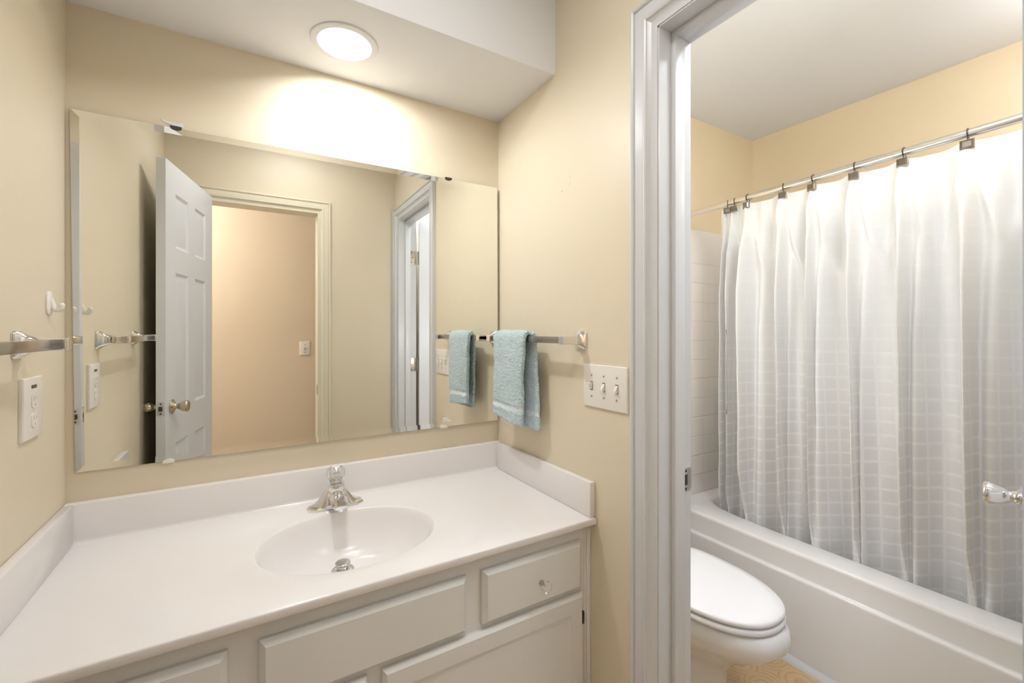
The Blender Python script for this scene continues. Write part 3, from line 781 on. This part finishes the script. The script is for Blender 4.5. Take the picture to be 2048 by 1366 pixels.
# duplex outlet
fo = lambda a, z, h: (0.0+h, a, z)
ro = thing('wall_outlet', 'white duplex wall outlet plate with a dark sticker on the left wall', 'outlet', (0, -0.21, 1.12))
bm = B(); plate(bm, fo, -0.2579, -0.1614, 1.0575, 1.184, 0.0085); obj('outlet_plate', bm, M['plastic'], ro, 25)
for zc in (1.1355, 1.0955):
    bm = B(); ri = []
    for sc_, h in ((1, 0.008), (1, 0.0098), (0.93, 0.0105)):
        r = []
        for k in range(32):
            t = 2*PI*k/32; r.append(fo(-0.2095+max(-0.0145, min(0.0145, 0.0175*math.cos(t)))*sc_, zc+0.0165*math.sin(t)*sc_, h))
        ri.append(r)
    loft(bm, ri); rc = obj('receptacle', bm, M['plastic'], ro, 25)
    bm = B()
    for da, hh in ((-0.0065, 0.0045), (0.0065, 0.0036)):
        p = [-0.2095+da-0.0009, -0.2095+da+0.0009]
        box(bm, 0.0095, 0.0107, p[0], p[1], zc+0.002-hh+0.003, zc+0.002+hh+0.003)
    lathe(bm, (0.0098, -0.2095, zc-0.0085), (1, 0, 0), [(0.0023, 0), (0.0023, 0.0009)], 12)
    obj('slots', bm, M['soft_slot'], rc, None)
bm = B(); lathe(bm, (0.0083, -0.2095, 1.1155), (1, 0, 0), [(0.0032, 0), (0.0028, 0.0012), (0, 0.0014)], 14); obj('screw', bm, M['plastic'], ro)
bm = B(); box(bm, 0.0084, 0.0090, -0.2225, -0.1965, 1.1615, 1.1680); obj('sticker', bm, M['plastic_dark'], ro, None)
bm = B()
for k in range(5): box(bm, 0.0090, 0.0092, -0.2190+k*0.0042, -0.2166+k*0.0042, 1.1632, 1.1664)
obj('sticker_print', bm, M['nickel'], ro, None)
# adhesive hook
hk = thing('adhesive_hook', 'small white plastic stick-on hook on the left wall above the outlet', 'hook', (0, -0.10, 1.34))
bm = B(); ri = []
for sc_, h in ((1.0, 0.0003), (1.0, 0.003), (0.85, 0.005), (0.6, 0.0055)):
    ri.append([(h, -0.100+0.018*sc_*math.copysign(abs(math.cos(2*PI*k/32))**0.7, math.cos(2*PI*k/32)), 1.343+0.027*sc_*math.copysign(abs(math.sin(2*PI*k/32))**0.7, math.sin(2*PI*k/32))) for k in range(32)])
loft(bm, ri); obj('hook_base', bm, M['plastic'], hk, 30)
bm = B(); tube(bm, [(0.003, -0.100, 1.352), (0.006, -0.100, 1.342), (0.008, -0.100, 1.334), (0.012, -0.100, 1.328), (0.0165, -0.100, 1.3275), (0.0205, -0.100, 1.330), (0.0225, -0.100, 1.335), (0.0225, -0.100, 1.340)], 0.0055, 14); lathe(bm, (0.0225, -0.100, 1.3395), (0, 0, 1), [(0.0055, 0), (0.0045, 0.003), (0.0022, 0.005), (0, 0.0055)], 14)
obj('hook_prong', bm, M['plastic'], hk, 50)

# ------------------------------------------------------------------ lamps (bodies)
rl = thing('recessed_light', 'round recessed ceiling light glowing in the white soffit', 'ceiling light', (CANX, CANY, SZ))
bm = B(); n = 64; ri = []
for r, z in ((0.071, SZ+0.03), (0.071, SZ-0.002), (0.073, SZ-0.0045), (0.086, SZ-0.0045), (0.0905, SZ-0.003), (0.0915, SZ-0.0005)):
    ri.append([(CANX+r*math.cos(2*PI*k/n), CANY+r*math.sin(2*PI*k/n), z) for k in range(n)])
loft(bm, ri, cap=False); obj('trim_ring', bm, M['ceiling'], rl, 30)
bm = B(); lathe(bm, (CANX, CANY, SZ+0.012), (0, 0, 1), [(0, 0), (0.0705, 0.0), (0.0705, 0.004), (0, 0.004)], 48); obj('glowing_lens', bm, M['lens'], rl, 30)
def added_globe_lamp(label, x, y, L, col):
    d = thing('added_ceiling_lamp', label, 'ceiling light', (x, y, CZ))
    bm = B(); lathe(bm, (x, y, CZ), (0, 0, -1), [(0.06, 0), (0.06, 0.012), (0.045, 0.022), (0.02, 0.028), (0.018, 0.10), (0.034, 0.112), (0.034, 0.125), (0, 0.125)], 32); obj('lamp_base', bm, M['nickel'], d)
    m = bpy.data.materials.new('added_globe_glow'); emis(m, (*col, 1), L)
    bm = B(); lathe(bm, (x, y, CZ-0.12), (0, 0, -1), [(0.032, 0)]+[(0.085*math.sin(math.radians(a)), 0.078-0.085*math.cos(math.radians(a))) for a in range(30, 180, 10)]+[(0, 0.163)], 40); obj('lamp_globe', bm, m, d)
d = thing('added_ceiling_lamp', 'unseen flat round ceiling lamp added as fill just inside the entry door', 'ceiling light', (0.62, -1.0, CZ))  # unseen fill lamp, added to brighten the vanity room
bm = B(); lathe(bm, (0.62, -1.0, CZ), (0, 0, -1), [(0.17, 0), (0.17, 0.012), (0.165, 0.016), (0, 0.016)], 48); obj('lamp_base', bm, M['nickel'], d)
m = bpy.data.materials.new('added_diffuser_glow'); emis(m, (0.97, 0.985, 1.0, 1), VAN_L)
bm = B(); lathe(bm, (0.62, -1.0, CZ-0.017), (0, 0, -1), [(0.155, 0), (0.155, 0.002), (0, 0.002)], 48); obj('lamp_diffuser', bm, m, d)
d = thing('added_ceiling_lamp', 'unseen white drum ceiling lamp added in the toilet room in front of the bathtub', 'ceiling light', (1.64, -1.22, CZ))  # unseen drum, added to light the toilet room
bm = B(); lathe(bm, (1.64, -1.22, CZ), (0, 0, -1), [(0.06, 0), (0.06, 0.02), (0.0, 0.02)], 32); obj('lamp_base', bm, M['nickel'], d)
m = bpy.data.materials.new('added_drum_glow'); emis(m, (0.82, 0.905, 1.0, 1), TUB_L)
added_globe_lamp('unseen globe ceiling lamp added over the foot of the bathtub', 2.66, -1.33, SHOWER_L, (0.93, 0.95, 1.0))  # unseen globe, added to brighten the tub end and far wall
bm = B(); lathe(bm, (1.64, -1.22, CZ-0.021), (0, 0, -1), [(0.16, 0), (0.17, 0.006), (0.175, 0.07), (0.16, 0.095), (0.08, 0.105), (0, 0.107)], 48); obj('lamp_drum', bm, m, d)
added_globe_lamp('unseen globe ceiling lamp added in the hall', -0.60, -1.95, HALL_L, (0.96, 0.97, 1.0))  # unseen globe, added to brighten the hall behind the camera

sx, sy_, sz = TX0+0.12, -0.36, 1.22
d = thing('added_wall_lamp', 'unseen globe wall lamp added beside the toilet, behind the door frame', 'added wall light', (TX0, sy_, sz))  # unseen lamp, added to even out the light on the lower curtain
bm = B(); lathe(bm, (TX0, sy_, sz), (1, 0, 0), [(0, 0), (0.05, 0), (0.05, 0.010), (0.02, 0.02), (0.018, 0.045), (0, 0.045)], 32); obj('lamp_base', bm, M['nickel'], d)
m = bpy.data.materials.new('added_sconce_glow'); emis(m, (0.86, 0.925, 1.0, 1), SCONCE_L)
bm = B(); lathe(bm, (TX0+0.04, sy_, sz), (1, 0, 0), [(0.03, 0)]+[(0.085*math.sin(math.radians(a)), 0.080-0.085*math.cos(math.radians(a))) for a in range(25, 180, 10)]+[(0, 0.165)], 40); obj('lamp_globe', bm, m, d)

# ------------------------------------------------------------------ bathtub
tb = thing('bathtub', 'white alcove bathtub with a stepped apron behind the toilet', 'bathtub', (2.66, -0.73, FZ))
X0, X1, Y0, Y1, ZR = 2.281, TX1-0.001, TYN+0.001, TYB-0.001, 0.3916
ccx, ccy = 2.70, -0.725; hx_, hy_ = 0.292, 0.70
A = angles_for(ccx, ccy, X0, X1, Y0, Y1, 160)
def sel(a, sx, sy, p=4.5):
    c, s = math.cos(a), math.sin(a)
    r = (abs(c/sx)**p+abs(s/sy)**p)**(-1/p)
    return r*c, r*s
bm = B(); rings = []
for hxk, hyk, z, p in ((0.20, 0.52, 0.04, 3.0), (0.235, 0.60, 0.05, 3.2), (0.252, 0.635, 0.09, 3.5), (0.268, 0.66, 0.22, 3.8), (0.282, 0.685, 0.34, 4.2), (0.288, 0.694, 0.375, 4.4), (0.296, 0.705, 0.388, 4.5), (0.308, 0.72, ZR, 4.6)):
    r = []
    for a in A:
        dx, dy = sel(a, hxk, hyk, p); r.append(bm.verts.new((ccx+dx, ccy+dy, z)))
    rings.append(r)
bm.faces.new(rings[0])
def orec(ins, z): return [bm.verts.new((*ray_rect(ccx, ccy, a, X0+ins, X1, Y0, Y1), z)) for a in A]
rings += [orec(0.012, ZR), orec(0.005, ZR-0.0025), orec(0.001, ZR-0.008), orec(0.0, ZR-0.015)]
for P_, Q_ in zip(rings, rings[1:]):
    for k in range(len(A)): bm.faces.new((P_[k], P_[(k+1) % len(A)], Q_[(k+1) % len(A)], Q_[k]))
obj('tub_basin', bm, M['tub'], tb, 50)
bm = B()
prof = [(X0, ZR-0.014), (X0, 0.302), (X0-0.002, 0.296), (X0-0.009, 0.2925), (X0-0.012, 0.288), (X0-0.0125, 0.282), (X0-0.020, FZ), (X0+0.02, FZ), (X0+0.02, ZR-0.014)]
loft(bm, [[(x, Y0, z) for x, z in prof], [(x, Y1, z) for x, z in prof]]); obj('apron', bm, M['tub'], tb, 50)
bm = B(); prof = [(X0-0.021, FZ), (X0-0.021, FZ+0.020), (X0-0.026, FZ+0.019), (X0-0.036, FZ+0.014), (X0-0.045, FZ+0.006), (X0-0.049, FZ)]
loft(bm, [[(x, Y0, z) for x, z in prof], [(x, Y1-0.015, z) for x, z in prof]])
o = obj('trim_3', bm, M['caulk'], None, 50); o['kind'] = 'structure'; o['label'] = 'white strip sealing the foot of the bathtub'
# surround panels
ts = thing('tub_surround', 'white embossed tile surround panels on the walls around the bathtub', 'tub surround', (2.66, 0.0, ZR))
ZS = 1.832
bm = B(); box(bm, 2.262, TX1-0.006, TYB-0.006, TYB-0.0005, ZR+0.001, ZS, 0.0015); obj('head_panel', bm, M['tile'], ts, origin=(0, 0, 0))
bm = B(); box(bm, TX1-0.006, TX1-0.0005, TYN+0.006, TYB-0.006, ZR+0.001, ZS, 0.0015); obj('long_panel', bm, M['tile'], ts, origin=(0, 0, 0))
bm = B(); box(bm, 2.262, TX1-0.006, TYN+0.0005, TYN+0.006, ZR+0.001, ZS, 0.0015); obj('foot_panel', bm, M['tile'], ts, origin=(0, 0, 0))

# ------------------------------------------------------------------ curtain rod
def rodp(y):   # rod hangs slightly out of square
    t = (0.028-y)/1.20
    return Vector((2.39-0.055*t, y, 1.8915+0.0145*t))
cr = thing('curtain_rod', 'brushed metal shower curtain rod spanning above the bathtub', 'curtain rod', rodp(-0.7))
ra, rb = rodp(TYB-0.006), rodp(TYN+0.006)
bm = B(); tube(bm, [ra, rb], 0.0130, 28); obj('rod_tube', bm, M['rod'], cr, 40)
for p, dr_ in ((ra, (0, -1, 0)), (rb, (0, 1, 0))):
    bm = B(); lathe(bm, p, dr_, [(0, 0), (0.026, 0), (0.026, 0.006), (0.018, 0.012), (0.0135, 0.02), (0.0128, 0.03), (0, 0.03)], 28); obj('rod_flange', bm, M['rod'], cr, 40)

# ------------------------------------------------------------------ curtain
HOOKS = [-0.2185, -0.255, -0.3225, -0.4835, -0.6035, -0.748, -0.8965, -1.057, -1.215, -1.36]
def curtain():
    # fabric coordinate runs along the cloth; phase 2*pi between hooks
    ys = [-0.196]+HOOKS+[-1.44]
    NP = 34     # steps per hook interval
    cols = []   # (y, phase, fold scale)
    for i in range(len(ys)-1):
        a, b = ys[i], ys[i+1]
        steps = NP if 0 < i < len(ys)-2 else NP//2
        for k in range(steps):
            t = k/steps
            ph = (i-1+t) if i > 0 else -(1-t)*0.5
            cols.append((a+(b-a)*t, ph, abs(b-a)))
    cols.append((ys[-1], len(HOOKS)-0.5, 0.09))
    zt, zb, NZ = 1.866, 0.235, 150
    rnd = random.Random(11)
    nh = len(HOOKS)+2
    A1 = [rnd.uniform(0.8, 1.25) for _ in range(nh)]; D1 = [rnd.uniform(-1, 1) for _ in range(nh)]; E1 = [rnd.uniform(-1, 1) for _ in range(nh)]
    def at(tab, p):
        p = p+0.5; i = int(math.floor(p)); f = p-i; f = f*f*(3-2*f)
        return tab[max(0, min(nh-1, i))]*(1-f)+tab[max(0, min(nh-1, i+1))]*f
    grid = []
    for j in range(NZ+1):
        v = j/NZ
        row = []
        for (y, ph, sp_) in cols:
            R = rodp(y)
            xb = R.x+0.004
            z_hook = R.z-0.033
            frac = ph-math.floor(ph)
            sag = 0.008*math.sin(PI*frac)*min(1, sp_/0.12)
            ztop = z_hook+0.009-sag
            z = ztop+(zb-ztop)*v
            hang = min(1, v/0.13)
            # base drifts from under the rod to inside the tub wall
            base = xb+(2.446-xb)*min(1, v/0.90)**0.9
            amp = (0.014+0.022*min(1, v/0.25)+0.002*v)*min(1.0, 0.35+sp_/0.14)*at(A1, ph)
            drift = (0.16*at(D1, ph)*v+0.07*math.sin(2.3*v+5*at(E1, ph))*v)
            p2 = ph+drift
            w1 = math.cos(2*PI*p2)
            w2 = 0.50*math.cos(4*PI*p2+1.2+1.5*at(E1, ph)+0.8*v)
            w3 = 0.24*math.cos(6*PI*p2+2.0*at(D1, ph)+2.5*v)*min(1, v*3)
            # V-shaped swags between the hooks near the top
            swag = 0.55*math.cos(4*PI*p2+math.sin(v*20))*math.exp(-v*7)
            wr = noise.noise(Vector((y*16, z*5, 3.1)))*0.0035+noise.noise(Vector((y*45+z*8, z*14, 8.1)))*0.0016
            reach = 0.20+0.05*at(E1, ph)
            dd = abs(frac-0.5)-0.5*max(0.0, 1-v/reach)
            vee = 0.016*math.exp(-(dd/0.085)**2)*min(1, v*25)*max(0.0, 1-max(0, v-reach)/0.10)*min(1, sp_/0.12)
            x = base-1.5*amp*(w1+w2+w3+0.4*swag)*(0.35+0.65*hang)-vee+wr
            yy = y+0.018*math.sin(2*PI*p2)*min(1, v*2.5)*min(1, sp_/0.12)
            # the free end spreads a little towards the wall lower down
            e = max(0.0, 1-(-0.196-y)/0.34)
            yy += e*(0.012+0.055*v)
            x = max(x, 2.412-max(0.0, z-0.40)*0.35)
            row.append((x, yy, z))
        grid.append(row)
    # fabric length for the weave
    s = [0.0]; mid = grid[NZ//2]
    for a, b in zip(mid, mid[1:]): s.append(s[-1]+math.dist(a, b))
    me_v = [p for r in grid for p in r]; nc = len(cols)
    faces = [(j*nc+i, j*nc+i+1, (j+1)*nc+i+1, (j+1)*nc+i) for j in range(NZ) for i in range(nc-1)]
    me = bpy.data.meshes.new('shower_curtain')
    root = thing('shower_curtain', 'white grid-weave shower curtain hanging from the rod inside the bathtub', 'shower curtain', (2.39, -0.8, 1.86))
    me.from_pydata([Vector(p)-root.location for p in me_v], [], faces)
    uvl = me.uv_layers.new(name='UVMap')
    for poly in me.polygons:
        for li in poly.loop_indices:
            vi = me.loops[li].vertex_index; uvl.data[li].uv = (s[vi % nc], me_v[vi][2])
    me.shade_smooth(); me.materials.append(M['curtain'])
    o = bpy.data.objects.new('curtain_cloth', me); C.objects.link(o); o.parent = root
    # stitched side hem, folded back behind the leading edge
    bm = B(); hem = []
    for j in range(0, NZ+1, 2):
        x, y, z = grid[j][0]
        wv = 0.0015*math.sin(z*90)
        hem.append([(x+0.001, y, z), (x+0.006, y+0.006+wv, z), (x+0.013, y+0.011+wv, z), (x+0.015, y+0.009, z), (x+0.008, y+0.004, z), (x+0.002, y-0.002, z)])
    loft(bm, hem); M['hem'] = mat('white_hem', sr(238, 238, 236), 0.6, bump=(160, 0.6, 0.003)); obj('side_hem', bm, M['hem'], root, 60)
curtain()
def make_hook():
    y = HOOKS[0]; p = rodp(y)
    r = thing('curtain_hook', 'pewter shower curtain hook', 'curtain hook', p)
    bm = B(); pts = []
    for k in range(19):
        a = math.radians(-60+300*k/18); pts.append((p.x+0.0155*math.cos(a), p.y, p.z+0.0155*math.sin(a)))
    pts = [(p.x-0.0100, p.y, p.z-0.034), (p.x-0.0060, p.y, p.z-0.024)]+pts[::-1]
    tube(bm, pts, 0.0015, 8); obj('wire_ring', bm, M['dark_metal'], r, 50)
    bm = B(); cx_, cz_ = p.x-0.014, p.z-0.037; ri = []
    for hw, h in ((0.017, 0.004), (0.017, 0.0), (0.015, -0.001), (0.0105, -0.0065), (0.0095, -0.0065), (0.0090, -0.0050), (0.0, -0.0050)):
        hw = max(hw, 0.0004)
        hz = hw*0.84; ri.append([(cx_+h, p.y-hw, cz_-hz), (cx_+h, p.y+hw, cz_-hz), (cx_+h, p.y+hw, cz_+hz), (cx_+h, p.y-hw, cz_+hz)])
    loft(bm, ri); obj('square_ornament', bm, M['pewter'], r, 20)
    return r
proto = make_hook()
names = ['leftmost shower curtain hook, half hidden at the end of the curtain', 'second shower curtain hook from the left, tucked behind a pleat', 'pewter curtain hook third from the left, ornament facing front beside the bunched pleats',
         'pewter curtain hook fourth from the left, first after the wide gap, ornament turned bright', 'pewter curtain hook fifth from the left, dark square ornament', 'pewter curtain hook sixth from the left, third from the right edge of the photo',
         'pewter curtain hook seventh from the left, second from the right edge', 'pewter curtain hook nearest the right edge, the largest in view']
proto['label'] = names[0]; proto['group'] = 'shower curtain hooks along the rod'
TW = [0.5, 0.35, -0.18, 0.22, -0.12, 0.1, -0.08, 0.05, 0, 0.1]
for i, y in enumerate(HOOKS):
    if i == 0: r = proto
    elif i >= len(names): continue
    else:
        r = proto.copy(); C.objects.link(r)
        for ch in list(proto.children):
            c = ch.copy(); C.objects.link(c); c.parent = r
        r['label'] = names[i]
    r.location = rodp(y); r.rotation_euler = (0, 0, TW[i])

# ------------------------------------------------------------------ toilet
tx = 1.785
tl = thing('toilet', 'white elongated toilet with its lid closed, in front of the bathtub', 'toilet', (tx, -0.35, FZ))
def egg(hw, yf, yb, z, n=64, yw=None, p=2.25):
    """outline: widest at yw, rounded front at yf, squarer back at yb"""
    if yw is None: yw = yf+(yb-yf)*0.60
    r = []
    for k in range(n):
        a = 2*PI*k/n; c, s = math.cos(a), math.sin(a)
        if s < 0: x = hw*math.copysign(abs(c)**(2/p), c); y = yw+(yw-yf)*-abs(s)**(2/p)
        else: x = hw*math.copysign(abs(c)**(2/3.6), c); y = yw+(yb-yw)*abs(s)**(2/3.6)
        r.append((tx+x, y, z))
    return r
bm = B()
loft(bm, [egg(0.120, -0.590, -0.06, FZ), egg(0.118, -0.590, -0.06, 0.0), egg(0.108, -0.585, -0.05, 0.06), egg(0.110, -0.60, -0.05, 0.13), egg(0.130, -0.645, -0.04, 0.18), egg(0.160, -0.705, -0.03, 0.222),
          egg(0.186, -0.760, -0.02, 0.262), egg(0.198, -0.788, -0.01, 0.295), egg(0.200, -0.793, -0.01, 0.318), egg(0.196, -0.785, -0.01, 0.338), egg(0.189, -0.775, -0.01, 0.348), egg(0.175, -0.76, -0.02, 0.350)])
obj('bowl', bm, M['porcelain'], tl, 60)
def pad(name, hw, yf, yb, z0, z1, m, edge=0.006, crown=0.0):
    bm = B()
    loft(bm, [egg(hw-edge, yf+edge, yb, z0), egg(hw-edge*0.3, yf+edge*0.3, yb, z0+edge*0.35), egg(hw, yf, yb, (z0+z1)/2-0.001), egg(hw-edge*0.35, yf+edge*0.35, yb, z1-edge*0.5), egg(hw-edge, yf+edge, yb-edge, z1), egg(hw*0.8, yf+hw*0.22, yb-0.03, z1+crown), egg(hw*0.3, yf+0.2, yb-0.1, z1+crown*1.4)])
    return obj(name, bm, m, tl, 60)
pad('seat', 0.187, -0.772, -0.285, 0.3535, 0.3725, M['seat'])
pad('lid', 0.186, -0.770, -0.280, 0.3765, 0.3950, M['seat'], 0.007, 0.003)
for x in (-0.08, 0.08):
    bm = B(); box(bm, tx+x-0.018, tx+x+0.018, -0.285, -0.245, 0.349, 0.386, 0.005); obj('seat_hinge', bm, M['seat'], tl)
for sx_ in (-1, 1):
    bm = B(); box(bm, tx+sx_*0.075-0.009, tx+sx_*0.075+0.009, -0.722, -0.706, 0.3715, 0.3775, 0.001); obj('bumper', bm, M['seat'], tl)
bm = B(); box(bm, tx-0.225, tx+0.225, -0.155, TYB-0.012, 0.34, 0.70, 0.022, 4); obj('tank', bm, M['porcelain'], tl)
bm = B(); box(bm, tx-0.235, tx+0.235, -0.168, TYB-0.008, 0.701, 0.735, 0.010, 3); obj('tank_lid', bm, M['porcelain'], tl)
bm = B(); lathe(bm, (tx-0.17, -0.155, 0.64), (0, -1, 0), [(0, 0), (0.014, 0), (0.012, 0.012), (0, 0.014)], 20); box(bm, tx-0.178, tx-0.10, -0.175, -0.166, 0.632, 0.647, 0.003); obj('flush_lever', bm, M['chrome'], tl)
